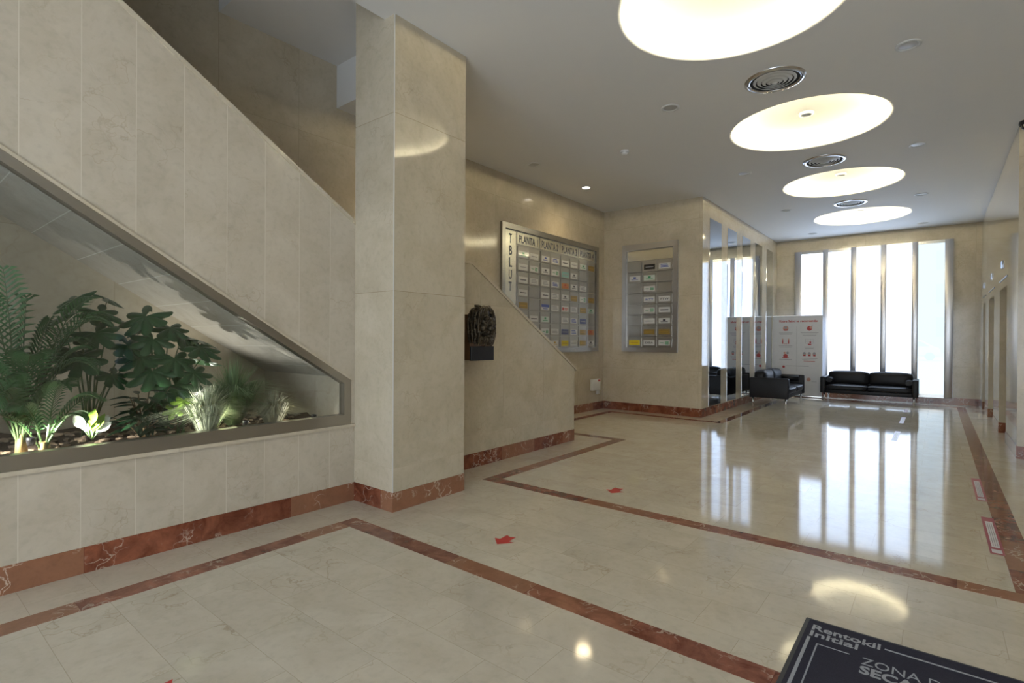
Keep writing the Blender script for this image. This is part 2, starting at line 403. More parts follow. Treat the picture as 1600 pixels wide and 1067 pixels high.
struct(b, 'wall_stair_lower', M_yz)
def band(y0, z0, y1, z1, dz, x0, x1): return [(x0, y0, z0), (x0, y0, z0+dz), (x0, y1, z1+dz), (x0, y1, z1)], (x1-x0, 0, 0)
b = MB(); b.poly(*band(YN, ztop(YN)-.01, 2.62, ztop(2.62)-.01, .035, XS+.012, XS-T-.012)); struct(b, 'trim_2', M_sill)
b = MB(); b.poly([(XS+.012, 3.40, 2.135), (XS+.012, 3.40, 2.165), (XS+.012, 4.05, 2.165), (XS+.012, 6.12, .962), (XS+.012, 6.12, .932), (XS+.012, 4.04, 2.135)], (-T-.024, 0, 0)); struct(b, 'trim_3', M_sill)
b = MB(); b.poly(*band(yl, zwin(yl), 2.585, zwin(2.585), .022, XS+.010, XS-.05)); struct(b, 'trim_4', M_sill)
struct(MB().box(XS-.06, XS+.016, yl, 2.615, .618, .642), 'trim_5', M_sill)

# planter window: frame and glass
b = MB(); xf0, xf1 = XS-.07, XS+.006; fb = .052
b.box(xf0, xf1, yl, yr, .642, .642+.083)
b.poly(*band(yl, zwin(yl)-.062, yr, zwin(yr)-.062, .06, xf0, xf1))
b.poly([(xf0, yr-.062, .725), (xf0, yr-.062, zwin(yr-.062)-.062), (xf0, yr, zwin(yr)-.062), (xf0, yr, .725)], (xf1-xf0, 0, 0))
pw = struct(b, 'window_1', M_frame)
MB().poly([(XS-.035, yl, .70), (XS-.035, yl, zwin(yl)-.04), (XS-.035, yr-.03, zwin(yr-.03)-.04), (XS-.035, yr-.03, .70)], (-.006, 0, 0)).build('glass_pane', M_glass, pw)

# stairs (steps hidden by the balustrade) and sloping soffit of the planter
b = MB(); n = 7; y = 5.95; z = 0
for k in range(n):
    z += .178; b.box(XB, XS-T, 4.0 if k == n-1 else 4.0, y, z-.178, z); y -= .285
b.box(XB, XS-T, 2.75, 4.0, 1.0, z)
n = 21; y = 2.75
for k in range(n):
    z += .17; b.box(XB, XS-T, y-.272, y, z-.30, z); y -= .272
struct(b, 'trim_6', M_sill)
M_soff = marble('pale soffit slabs under the stairs', 'YX', .262, 9, .541, -6, 0, c1=(.50,.47,.41), c2=(.58,.55,.49), joint=(.75,.72,.66), mortar=.0025, rough=.25)
b = MB(); zs = lambda y: 1.03+s1*(2.52-y)
b.poly([(XS-.07, 2.52, zs(2.52)), (XS-.07, -2.2, zs(-2.2)), (XS-.07, -2.2, zs(-2.2)+.02), (XS-.07, 2.52, zs(2.52)+.02)], (XB-XS+.07, 0, 0))
struct(b, 'ceiling_planter', M_soff)
struct(MB().box(XB, XS-.07, 2.52, 2.57, 0, 1.2).box(XB, XS-.07, -2.3, -2.2, 0, 4.3), 'wall_planter', M_stair)

# baseboards
bb = .15
def base_(name, m, *a):
    struct(MB().box(*a), name, m)
base_('baseboard_stair', M_redYZ, XS-.002, XS+.004, YN, 2.617, 0, bb)
base_('baseboard_stair_lower', M_redYZ, XS-.002, XS+.004, 3.41, 6.064, 0, bb)
base_('baseboard_left', M_redYZ, XB-.002, XB+.006, 6.0, 9.28, 0, bb)
base_('baseboard_recess', M_redXZ, XB+.006, XM+.006, 9.272, 9.282, 0, bb)
base_('baseboard_mirrors', M_redYZ, XM-.002, XM+.006, 9.28, Yf, 0, bb)
base_('baseboard_far', M_redXZ, XM+.006, XR, Yf-.012, Yf+.002, 0, .148)
b = MB(); y = 8.45
for a, c in ops:
    b.box(XR-.006, XR+.002, y, a, 0, bb); b.box(XR-.006, XR+.29, c-.006, c+.002, 0, bb); y = c
b.box(XR-.006, XR+.002, y, Yf-.012, 0, bb)
struct(b, 'baseboard_elevators', M_redYZ)
base_('baseboard_pilaster', M_redXZ, XR-.006, XE, 8.442, 8.452, 0, .145)
base_('baseboard_right', M_redYZ, XE-.006, XE+.002, YN, 8.442, 0, bb)

# red bands let into the floor
bands = [('x', -3.405, XE, 2.225, 2.36), ('y', -3.41, -3.275, YN, 2.225), ('x', -3.40, .478, 3.785, 3.92), ('y', -3.40, -3.265, 3.92, 6.42),
         ('x', -4.84, -3.265, 6.42, 6.55), ('y', -4.84, -4.71, 6.55, 8.98), ('x', -4.71, -2.70, 8.85, 8.98), ('y', -2.83, -2.70, 8.98, 14.15),
         ('x', -2.83, .478, 14.15, 14.28), ('y', .345, .478, 3.92, 14.15)]
for k, (d, x0, x1, y0, y1) in enumerate(bands):
    struct(MB().box(x0, x1, y0, y1, -.002, .0012), 'trim_%d' % (k+7), M_redX if d == 'x' else M_redY)

# ------------------------------------------------------------------ far window
b = MB()
muls = [(-2.766, -2.62), (-2.156, -2.04), (-1.582, -1.467), (-1.003, -.889), (-.428, -.315), (.14, .285)]
yf0 = YW-.02
b.box(wx0, wx1, YW-.01, YW+.05, 3.50, wz1); b.box(wx0, wx1, YW-.01, YW+.05, wz0, .20)
fw3 = struct(b, 'window_3', M_steelX)
for x0, x1 in muls:
    MB().box(x0, x1, yf0, YW+.06, wz0, wz1, bev=.004, seg=2).build('mullion', M_steelV, fw3)
for k in range(5):
    MB().box(muls[k][1]-.01, muls[k+1][0]+.01, YW+.02, YW+.03, .19, 3.51).build('pane', M_pane5 if k == 4 else M_pane, fw3)

# street outside
M_road = plain('pale street paving', (.55,.55,.56), .8); M_bld = plain('pale facade', (.52,.60,.68), .8); M_dwin = plain('facade window glass', (.22,.28,.34), .2)
struct(MB().box(-60, 60, YW+.3, 120, -.16, -.02), 'floor_street', M_road)
bl = thing('street_building', (0, 85, 0), 'pale building across the street seen faintly through the frosted window', 'building')
MB().box(-45, 45, 85, 95, -.02, 22).build('facade', M_bld, bl)
for k in range(-5, 4):
    for j in range(3):
        MB().box(k*4.4, k*4.4+2.0, 84.95, 85.02, 2+j*4.2, 4.4+j*4.2).build('window_bay', M_dwin, bl)
car = thing('car', (-1.5, 50, 0), 'white car parked outside, seen hazily through the rightmost window pane', 'car')
M_carp = plain('white car paint', (.85,.85,.85), .25, coat=.5); M_tyre = plain('tyre rubber', (.03,.03,.03), .8)
b = MB()
prof = [(-1.75,.32),(-1.8,.62),(-1.66,.92),(-1.15,1.0),(-.62,1.42),(.7,1.46),(1.35,1.02),(1.72,.88),(1.8,.5),(1.72,.3)]
b.poly([(-1.5+x, 49.2, z) for x, z in prof], (0, 1.6, 0)); bo = b.build('body', M_carp, car)
mod = bo.modifiers.new('bev', 'BEVEL'); mod.width = .08; mod.segments = 3
b = MB(); b.poly([(-1.5+x, 49.17, z) for x, z in [(-1.0,1.0),(-.58,1.34),(.62,1.37),(1.12,1.02)]], (0, 1.66, 0)); b.build('side_glass', M_dwin, car)
for x in (-1.1, 1.15):
    for yy in (49.28, 50.72):
        MB().lathe([(0,-.09),(.24,-.09),(.31,-.06),(.31,.06),(.24,.09),(0,.09)], (-1.5+x, yy, .31), 20, mat=Matrix.Rotation(PI/2, 3, 'X')).build('wheel', M_tyre, car)

# ------------------------------------------------------------------ mirrors
names = ['closest to the directory recess', 'second from the directory recess', 'in the middle of the row', 'second from the far window', 'closest to the far window']
for k, (a, c) in enumerate(((9.64, 10.30), (10.69, 11.28), (11.69, 12.30), (12.72, 13.31), (13.73, 14.34))):
    o = MB().box(XM+.0005, XM+.006, a, c, .165, 3.56).build('wall_mirror', M_mirror, org=(XM, (a+c)/2, .165))
    tag(o, 'tall narrow mirror strip set in cream marble, ' + names[k], 'mirror', 'mirror strips on the left wall')

# ------------------------------------------------------------------ ceiling fittings
dl = ['largest and nearest, cut by the top of the picture', 'second from the camera, with small grey hub', 'third from the camera, between two round grilles', 'farthest, by the tall window']
proto = None
for k, yy in enumerate(DYS):
    if proto is None:
        t = thing('ceiling_dome_light', (DX, yy, H), '', 'ceiling light', 'round dome lights down the lobby ceiling')
        MB().lathe([(DR+.004, H-.002), (DR-.010, H-.001), (DR-.020, H+.008), (DR-.024, H+.022), (DR-.018, H+.034), (1.25, H+.03), (1.25, H+.09), (1.21, H+.125), (1.05, H+.14), (.5, H+.15), (0, H+.15)], (DX, yy, 0), 64, mi=0).build('dome', M_dome, t, fixn=False)
        for zz, rr in ((H+.062, 1.12),):
            MB().lathe([(rr+.018*math.cos(a), zz+.018*math.sin(a)) for a in [2*PI*q/8 for q in range(9)]], (DX, yy, 0), 64).build('ring_tube', M_ring, t)
        MB().lathe([(.0, H+.138), (.052, H+.138), (.055, H+.126), (.07, H+.128), (.078, H+.151)], (DX, yy, 0), 24).build('hub', M_white, t)
        proto = t
    else:
        t = copy_tree(proto); t.location = (DX, yy, H)
    t['label'] = 'glowing white round recessed dome light, ' + dl[k]
# air grilles
gl = ['between the first and second dome lights', 'between the second and third dome lights', 'between the third and fourth dome lights']
for k, yy in enumerate((5.56, 8.47, 11.34)):
    if k == 0:
        g = thing('ceiling_air_grille', (-1.23, yy, H), '', 'air vent', 'round air grilles in the ceiling')
        MB().lathe([(.27, H), (.27, H-.008), (.235, H-.018), (.215, H-.012), (.215, H-.002), (.27, H)], (-1.23, yy, 0), 48).build('rim', M_chrome, g)
        MB().lathe([(0, H-.004), (.215, H-.004)], (-1.23, yy, 0), 48).build('duct_shade_disc', M_dark, g)  # flat near-black disc, its colour stands in for shade inside the duct
        for r, z in ((.20, .012), (.155, .018), (.112, .024), (.072, .029)):
            MB().lathe([(r, H-z+.014), (r-.004, H-z+.016), (r-.034, H-z-.002), (r-.030, H-z-.006), (r, H-z+.014)], (-1.23, yy, 0), 48).build('vane', M_white, g)
        MB().lathe([(0, H-.034), (.025, H-.032), (.034, H-.022), (.034, H-.004)], (-1.23, yy, 0), 24).build('hub', M_white, g); g0 = g
    else:
        g = copy_tree(g0); g.location = (-1.23, yy, H)
    g['label'] = 'round concentric metal air grille in the white ceiling, ' + gl[k]
# unlit downlights
pos = [(-.2, 5.6, 'right side of ceiling, nearest to the camera'), (-2.26, 5.53, 'left side of ceiling, nearest to the camera'), (-.2, 8.5, 'right side of ceiling, second from the camera'),
       (-2.26, 8.38, 'left side of ceiling, second from the camera'), (-.21, 11.4, 'right side of ceiling, third from the camera'), (-2.27, 11.25, 'left side of ceiling, third from the camera'),
       (-.23, 14.2, 'right side of ceiling, nearest to the far window'), (-2.27, 14.05, 'left side of ceiling, nearest to the far window'), (-4.52, 6.12, 'above the stair beside the directory wall')]
d0 = None
for x, y, s in pos:
    if d0 is None:
        d0 = thing('downlight', (x, y, H), '', 'downlight', 'unlit downlights in the ceiling')
        MB().lathe([(.095, H), (.095, H-.006), (.078, H-.010), (.070, H-.004), (.070, H)], (x, y, 0), 32).build('trim_ring', M_white, d0)
        MB().lathe([(.070, H-.003), (.03, H-.006), (0, H-.007)], (x, y, 0), 32).build('lens', M_grey, d0); d = d0
    else: d = copy_tree(d0); d.location = (x, y, H)
    d['label'] = 'small unlit round downlight, ' + s
dlit = thing('downlight', (-4.526, 7.57, H), 'small lit round downlight above the mailbox wall, the only one switched on', 'downlight')
MB().lathe([(.085, H), (.085, H-.006), (.070, H-.010), (.062, H-.004), (.062, H)], (-4.526, 7.57, 0), 32).build('trim_ring', M_white, dlit)
MB().lathe([(.062, H-.004), (0, H-.006)], (-4.526, 7.57, 0), 32).build('lens', M_lamp, dlit)
sl = bpy.data.lights.new('downlight lamp', 'SPOT'); sl.energy = 20; sl.spot_size = 2.75; sl.spot_blend = 1.0; sl.color = (1,.80,.48); sl.shadow_soft_size = .12
so = bpy.data.objects.new('downlight_lamp', sl); COL.objects.link(so); so.location = (0, 0, -.03); so.parent = dlit
dl2 = copy_tree(dlit); dl2.location = (-4.526, 4.40, H); dl2['label'] = 'lit round downlight over the stair landing, hidden behind the column'
# smoke detector
sd = thing('smoke_detector', (-3.25, 6.42, H), 'small white smoke detector on the ceiling near the directory recess', 'smoke detector')
MB().lathe([(.055, H), (.055, H-.015), (.05, H-.02)], (-3.25, 6.42, 0), 24).build('base', M_plast, sd)
MB().lathe([(.042, H-.018), (.042, H-.035), (.03, H-.05), (0, H-.052)], (-3.25, 6.42, 0), 24).build('sensor_head', M_plast, sd)
# security camera dome
sc = thing('security_camera', (.80, 8.36, H), 'black dome security camera where the ceiling meets the pilaster', 'camera')
MB().lathe([(.075, H), (.078, H-.03), (.07, H-.045)], (.80, 8.36, 0), 32).build('housing', M_black, sc)
MB().lathe([(.058, H-.042), (.052, H-.075), (.03, H-.098), (0, H-.104)], (.80, 8.36, 0), 32).build('dome', plain('smoked dome', (.012,.012,.014), .08), sc)
MB().lathe([(0, .0), (.02, .0), (.022, -.012), (0, -.012)], (.775, 8.305, H-.062), 16, mat=Matrix.Rotation(-PI/2.6, 3, 'X')).build('lens', M_chrome, sc)

# elevator indicators
M_ind = plain('indicator steel', (.45,.47,.52), .25, .9); M_inds = plain('indicator screen', (.25,.32,.45), .2, emit=(.4,.55,.9), es=.15)
for k, y in enumerate((10.35, 12.16, 14.0)):
    t = thing('floor_indicator', (XR, y, 2.46), 'small metal floor indicator on the wall above the ' + ('nearest', 'middle', 'farthest')[k] + ' elevator opening', 'indicator', 'floor indicators above the elevators')
    MB().box(XR-.012, XR+.001, y-.09, y+.09, 2.41, 2.52, bev=.003).build('housing', M_ind, t)
    MB().box(XR-.014, XR-.0115, y-.06, y+.06, 2.425, 2.50).build('screen', M_inds, t)

# ------------------------------------------------------------------ mailbox directories
M_card = plain('white name card', (.66,.66,.65), .4); M_ink = plain('dark ink', (.05,.05,.07), .5)
inks = {'blue': plain('blue ink', (.06,.10,.42), .5), 'green': plain('green ink', (.05,.32,.14), .5), 'redink': plain('red ink', (.55,.05,.04), .5),
        'grey': plain('grey ink', (.35,.36,.38), .5), 'dark': M_ink, 'gold': plain('gold ink', (.50,.30,.05), .4)}
cards = {'w': M_card, 'gold': plain('brass name plate', (.36,.24,.06), .4, .3), 'yel': plain('yellow name card', (.75,.60,.02), .4), 'teal': plain('teal name card', (.25,.48,.48), .4),
         'org': plain('orange name card', (.55,.22,.07), .4), 'blu': plain('navy name card', (.08,.10,.25), .4), 'blk': plain('black name card', (.015,.013,.012), .4),
         'pale': plain('pale green name card', (.58,.66,.60), .4)}
def card(face, u, z, w, h, style, T, parent, txt=None):
    """name card lying on a door; T(u,z,off) gives a point on the door plane"""
    base, ink, kind = style
    b = MB()
    def slab(u0, u1, z0, z1, off, th, mi):
        p = [T(u0, z0, off), T(u1, z0, off), T(u1, z1, off), T(u0, z1, off)]; e = T(u0, z0, off+th)-T(u0, z0, off); b.poly(p, e, mi)
    slab(u-w/2, u+w/2, z-h/2, z+h/2, 0, .002, 0)
    o = .0021
    if kind == 'logo': slab(u-w*.12, u+w*.12, z-h*.02, z+h*.30, o, .0006, 1); slab(u-w*.32, u+w*.32, z-h*.26, z-h*.16, o, .0006, 1)
    elif kind == 'bars':
        for q in range(3): slab(u+w*.08, u+w*.40, z-h*.30+q*h*.22, z-h*.16+q*h*.22, o, .0006, 1)
        slab(u-w*.36, u-w*.05, z-h*.06, z+h*.04, o, .0006, 1)
    elif kind == 'lines':
        for q in range(3): slab(u-w*.36, u+w*(.36-.06*q), z-h*.28+q*h*.24, z-h*.14+q*h*.24, o, .0006, 1)
    elif kind == 'top': slab(u-w/2, u+w/2, z, z+h/2, o, .0006, 1); slab(u-w*.3, u+w*.3, z-h*.32, z-h*.18, o, .0006, 1)
    elif kind == 'side': slab(u-w*.42, u-w*.2, z-h*.28, z+h*.28, o, .0006, 1); slab(u-w*.12, u+w*.38, z+h*.02, z+h*.16, o, .0006, 1); slab(u-w*.12, u+w*.3, z-h*.22, z-h*.1, o, .0006, 1)
    elif kind == 'word': slab(u-w*.36, u+w*.36, z-h*.09, z+h*.07, o, .0006, 1)
    elif kind == 'text':
        m4 = face(u-w*.36, z-h*.2); b.text(txt, h*.55, m4, 1, bold=.0006, width=w*.72)
    b.build('name_card', [cards[base], inks[ink]], parent)

# large directory on the left wall
dir1 = thing('mailbox_directory', (XB, 7.53, 1.13), 'large steel mailbox directory headed PLANTA 1 to PLANTA 4 on the left wall', 'mailboxes')
xf = XB+.05
b = MB()
b.box(XB, xf, 6.08, 6.16, 1.13, 3.13); b.box(XB, xf, 8.90, 8.99, 1.13, 3.13); b.box(XB, xf, 6.16, 8.90, 1.13, 1.205); b.box(XB, xf, 6.16, 8.90, 3.045, 3.13)
b.build('frame', M_steelH, dir1)
MB().box(XB, XB+.012, 6.16, 8.90, 1.205, 3.045).build('back_panel', M_box, dir1)
nm = MB(); nm.box(XB+.012, XB+.022, 6.165, 6.445, 1.21, 3.03)
for k, ch in enumerate('TBLUT'): nm.text(ch, .20, on_x(XB+.0225, 6.27, 2.84-k*.185), 1, bold=.003, width=.07)
# engraved building outline under the name
for y0, y1, z0, z1 in ((6.22,6.39,1.50,1.52),(6.24,6.26,1.52,1.70),(6.35,6.37,1.52,1.70),(6.295,6.315,1.52,1.83),(6.23,6.38,1.70,1.715),(6.27,6.28,1.715,1.76),(6.33,6.34,1.715,1.76),(6.24,6.37,1.60,1.608)):
    nm.box(XB+.0215, XB+.0232, y0, y1, z0, z1, 1)
nm.build('name_plate', [M_head, M_ink], dir1)
Tx = lambda u, z, off: Vector((XB+.032+off, u, z))
secs = [(6.475, 7.06), (7.085, 7.665), (7.69, 8.27), (8.295, 8.875)]
for k, (a, c) in enumerate(secs):
    h = MB().box(XB+.012, XB+.024, a, c, 2.845, 3.03); h.text('PLANTA %d' % (k+1), .165, on_x(XB+.0243, a+.04, 2.875), 1, bold=.002, width=(c-a)*.84)
    h.build('header_plate', [M_head, M_ink], dir1)
G = {'.': None, 'W': ('w','grey','word'), 'L': ('w','blue','logo'), 'B': ('w','blue','lines'), 'G': ('w','green','bars'), 'g': ('pale','green','logo'),
     'D': ('w','dark','word'), 'd': ('w','dark','logo'), 'T': ('teal','grey','word'), 'O': ('org','redink','logo'), 'o': ('gold','gold','word'), 'Y': ('yel','gold','word'),
     'N': ('blu','grey','word'), 'P': ('w','blue','top'), 'R': ('w','redink','side'), 'S': ('w','gold','logo'), 'K': ('blk','grey','word'), 'l': ('w','grey','lines')}
cols1 = ['gWDDoLWl', 'WGl..DWd', 'LdlDPgGW', 'BGBl l.WS'.replace(' ', ''), 'DTOdRWNY', 'WdD.WLdl', 'gl'.replace('l', '.')+'lG.NOo', 'o..oG.OD']
cols1[2] = 'LdlDPgGl'; cols1[3] = 'BGBll.lS'; cols1[4] = 'DTOdRlNY'; cols1[5] = 'Wddol BBW'.replace(' ', '')[:8]; cols1[6] = 'g.lGoNoo'; cols1[7] = 'o..og.Od'
zr1, zr0 = 2.825, 1.215; rh = (zr1-zr0)/8
for k, (a, c) in enumerate(secs):
    for j in range(2):
        u0 = a+j*(c-a)/2+.008; u1 = a+(j+1)*(c-a)/2-.008
        for r in range(8):
            z1 = zr1-r*rh-.008; z0 = z1-rh+.016
            d = MB().box(XB+.012, XB+.032, u0, u1, z0, z1, bev=.002, seg=1).build('mailbox_door', M_box, dir1)
            st = G.get(cols1[2*k+j][r])
            if st: card(lambda u, z: on_x(XB+.0345, u, z), (u0+u1)/2, z0+.066, (u1-u0)*.80, .094, st, Tx, d)
MB().box(XB+.046, XB+.049, 6.16, 8.90, 1.205, 3.045).build('glass_cover', M_cover, dir1)

# smaller directory on the recess wall
YB = 9.28; yf = YB-.05
dir2 = thing('mailbox_directory', (-4.17, YB, 1.125), 'smaller steel mailbox directory with blank header on the recess wall facing the entrance', 'mailboxes')
b = MB()
b.box(-4.71, -4.622, yf, YB, 1.13, 3.16); b.box(-3.702, -3.624, yf, YB, 1.13, 3.16); b.box(-4.622, -3.702, yf, YB, 1.13, 1.21); b.box(-4.622, -3.702, yf, YB, 3.05, 3.16)
b.build('frame', M_steelV, dir2)
MB().box(-4.622, -3.702, YB-.012, YB, 1.21, 3.05).build('back_panel', M_box, dir2)
MB().box(-4.605, -3.72, YB-.024, YB-.012, 2.845, 3.03).build('header_plate', M_head, dir2)
Ty = lambda u, z, off: Vector((u, YB-.032-off, z))
TX = {(1,3): 'NTT', (2,3): 'PTW', (1,7): 'DISA'}
cols2 = ['.L.....Y', 'KgGTGWoT', 'B..TDdoG']
for j in range(3):
    w_ = (4.60-3.72)/3; u0 = -4.60+j*w_+.008; u1 = u0+w_-.016
    for r in range(8):
        z1 = zr1-r*rh-.008; z0 = z1-rh+.016
        d = MB().box(u0, u1, YB-.032, YB-.012, z0, z1, bev=.002, seg=1).build('mailbox_door', M_box, dir2)
        key = (j, r); ch = cols2[j][r]
        if key in TX: card(lambda u, z: on_y(u, YB-.0345, z), (u0+u1)/2, (z0+z1)/2-.01, (u1-u0)*.78, .095, ('w', 'blue' if j == 1 and r == 3 else 'dark', 'text'), Ty, d, TX[key])
        elif G.get(ch): card(None, (u0+u1)/2, (z0+z1)/2-.01, (u1-u0)*.78, .095, G[ch], Ty, d)
MB().box(-4.622, -3.702, YB-.048, YB-.045, 1.21, 3.05).build('glass_cover', M_cover, dir2)

# ------------------------------------------------------------------ lion head on its block
lion = thing('lion_head_bust', (XS, 4.0, 1.14), 'dark bronze lion head with open mouth on a wall block behind the column', 'sculpture')
MB().box(XS-.004, -3.62, 3.84, 4.18, 1.14, 1.60, bev=.003, seg=1).build('wood_block', M_wood, lion)
MB().box(-3.625, -3.60, 3.838, 4.182, 1.135, 1.28, bev=.002, seg=1).build('front_plate', plain('black stone plate', (.02,.02,.025), .25), lion)
bm = bmesh.new()
HC = Vector((-3.49, 3.945, 1.485))
def blob(dx, dy, dz, sx, sy, sz, rot=None):
    q = bmesh.ops.create_icosphere(bm, subdivisions=3, radius=1)
    Mx = Matrix.Translation(HC+Vector((dx, dy, dz))) @ (rot or Matrix.Identity(4)) @ Matrix.Diagonal((sx, sy, sz, 1))
    bmesh.ops.transform(bm, matrix=Mx, verts=q['verts'])
blob(-.05, 0, 0, .11, .150, .180); blob(-.06, 0, -.05, .08, .145, .14)                  # head and mane mass
blob(.015, 0, .01, .085, .088, .125)                                                    # face
blob(.095, 0, .010, .060, .030, .050)                                                    # nose bridge
blob(.125, .026, -.035, .040, .034, .028); blob(.125, -.026, -.035, .040, .034, .028)   # muzzle lobes
blob(.150, 0, -.010, .024, .028, .017)                                                   # nose
blob(.085, 0, -.108, .052, .046, .018)                                                   # lower jaw
for s in (-1, 1):
    blob(.082, s*.046, .058, .034, .034, .015, Matrix.Rotation(s*-.35, 4, 'X'))          # brow
    blob(.080, s*.044, .030, .018, .019, .013)                                           # eye
    blob(.055, s*.072, -.030, .040, .026, .040)                                          # cheek
    blob(-.01, s*.112, .115, .024, .030, .030)                                           # ear
hs = MB(); hs.bm.free(); hs.bm = bm; rnd = random.Random(3)
def strand(pts, r): hs.tube([HC+Vector(p) for p in bez(Vector(pts[0]), Vector(pts[1]), Vector(pts[2]), 9)], [r*(.55+.45*math.sin(PI*(k+1)/11)) for k in range(10)], 8)
def bez(p0, p1, p2, n):
    return [p0*(1-t)**2+p1*2*t*(1-t)+p2*t*t+Vector((.005*math.sin(9*t+p0.y*90), .007*math.sin(8*t+p0.x*70), 0))*(1-abs(2*t-1)) for t in [k/n for k in range(n+1)]]
for s in (-1, 1):
    for q in range(4):
        x = .045-.045*q
        for w in range(3):                                                               # locks falling beside the face
            y0 = .02+.028*w; y2 = .098+.020*w+.006*q
            strand(((x, s*y0, .165-.004*w), (x+.02, s*(y2+.05), .13), (x-.005, s*y2, -.10-.03*w+rnd.uniform(-.03, .03))), .017)
        strand(((x, s*.12, .02), (x+.02, s*.165, -.05), (x, s*.135, -.175+rnd.uniform(-.015, .01))), .019)
for k in range(9):                                                                       # beard locks under the jaw
    y = (k-4)*.031
    strand(((.075-abs(y)*.25, y*.75, -.115), (.105-abs(y)*.3, y*.95, -.15), (.060-abs(y)*.2, y*1.05, -.205+.06*abs(y)+rnd.uniform(-.01, .01))), .017)
    strand(((.065-abs(y)*.3, y*.6, .10), (.07-abs(y)*.3, y*.9, .18), (-.03, y*1.0, .175+rnd.uniform(-.01, .01))), .016)
hb = MB(); hb.bm.free(); hb.bm = bm
bmesh.ops.transform(bm, matrix=Matrix.Translation(HC+Vector((-.02, -.035, .010))) @ Matrix.Diagonal((.88, .80, 1.02, 1)) @ Matrix.Translation(-HC), verts=bm.verts)
ho = hb.build('lion_head', M_bronze, lion)
r = ho.modifiers.new('skin', 'REMESH'); r.mode = 'VOXEL'; r.voxel_size = .0045; r.use_smooth_shade = True
tx = bpy.data.textures.new('fur', 'CLOUDS'); tx.noise_scale = .018
dm = ho.modifiers.new('fur', 'DISPLACE'); dm.texture = tx; dm.strength = .010; dm.mid_level = .5

# white wall box
wbx = thing('wall_box', (XB, 8.91, .37), 'small white electrical box with plug low on the directory wall', 'electrical box')
MB().box(XB+.006, XB+.07, 8.76, 9.05, .38, .60, bev=.008, seg=3).build('housing', M_plast, wbx)
MB().box(XB+.070, XB+.074, 8.95, 9.03, .555, .585).build('label', inks['redink'], wbx)
MB().box(XB+.004, XB+.05, 8.97, 9.05, .30, .38, bev=.006).build('plug', M_plast, wbx)

# ------------------------------------------------------------------ sofas
def rbox(x0, x1, y0, y1, z0, z1, bev, seg=4, puff=0):
    bm = bmesh.new(); bmesh.ops.create_cube(bm, size=1)
    bmesh.ops.subdivide_edges(bm, edges=bm.edges[:], cuts=7, use_grid_fill=True)
    sx, sy, sz = x1-x0, y1-y0, z1-z0
    for v in bm.verts:
        c = v.co.copy(); p = Vector((c.x*sx, c.y*sy, c.z*sz)); h = Vector((sx/2, sy/2, sz/2))
        q = Vector([max(-h[i]+bev, min(h[i]-bev, p[i])) for i in range(3)])
        d = p-q
        if d.length > 1e-6:
            # pull surface onto rounded box
            m_ = max(abs(d[i]) for i in range(3)); 
            p = q+d.normalized()*bev if d.length > bev or m_ > 0 else p
        if puff:
            for i in range(3):
                o1, o2 = [(1,2),(0,2),(0,1)][i]
                if abs(c[i]) > .49: p[i] += math.copysign(puff*(1-(2*c[o1])**2)*(1-(2*c[o2])**2), c[i])
        v.co = p+Vector(((x0+x1)/2, (y0+y1)/2, (z0+z1)/2))
    for f in bm.faces: f.smooth = True
    b = MB(); b.bm.free(); b.bm = bm; return b
def sofa(loc, rz, label):
    """local axes: +X along the seat, front faces -Y; width 1.65, depth .75"""
    t = thing('leather_sofa', (0, 0, 0), label, 'sofa', 'black leather sofas by the window'); w = .825
    MB().box(-w+.09, w-.09, -.34, .33, .20, .30, bev=.02, seg=3).build('seat_base', M_leath, t)
    MB().box(-w+.09, w-.09, .28, .36, .20, .58, bev=.02, seg=3).build('backrest', M_leath, t)
    for s in (-1, 1):
        a, c = sorted((s*w, s*(w-.095)))
        MB().box(a, c, -.37, .36, .20, .605, bev=.022, seg=4).build('armrest', M_leath, t)
        rbox(*sorted((s*.004, s*(w-.10))), -.37, .20, .285, .415, .04, puff=.012).build('seat_cushion', M_leath, t)
        rbox(*sorted((s*.004, s*(w-.10))), .07, .30, .41, .735, .06, puff=.02).build('back_cushion', M_leath, t)
        MB().tube([(s*(w-.15), -.28, .53), (s*(w-.15), .12, .53)], .058, 20).build('arm_bolster', M_leath, t)
        for y in (-.31, .30):
            MB().tube([(s*(w-.07), y, 0), (s*(w-.07), y, .21)], .016, 14).build('leg', M_chrome, t)
    t.location = loc; t.rotation_euler = (0, 0, rz); return t
sofa((-1.163, 14.12, 0), 0, 'black leather two-seat sofa standing in front of the tall window').scale = (1.075, 1, .90)
sofa((-2.62, 12.30, 0), PI/2, 'black leather two-seat sofa along the mirror wall, its back to the mirrors')

# ------------------------------------------------------------------ poster panel
M_pr = plain('poster red print', (.42,.05,.05), .5); M_pw = plain('poster board', (.62,.62,.64), .45); M_pg = plain('poster grey print', (.30,.30,.33), .5); M_pk = plain('poster skin print', (.55,.30,.24), .5)
YP = 14.30; PX0, PX1, PZ0, PZ1 = -3.165, -2.085, .05, 1.955
ps = thing('health_poster_stand', ((PX0+PX1)/2, YP, 0), 'tall white health advice poster with red icons standing in the corner behind the sofa', 'poster')
b = MB(); b.box(PX0, PX1, YP, YP+.012, PZ0, PZ1)
b.text('Ritara Salud te recomienda:', .075, on_y(-3.02, YP-.001, 1.81), 1, bold=.0022, width=.83)
def pb(x0, x1, z0, z1, mi): b.box(x0, x1, YP-.0022, YP-.0002, z0, z1, mi)
def disc(x, z, r, mi, off=.0012, n=18): 
    b.poly([(x+r*math.cos(2*PI*k/n), YP-off, z+r*math.sin(2*PI*k/n)) for k in range(n)], (0, -.0008, 0), mi)
pb(-2.637, -2.634, .62, 1.72, 2)
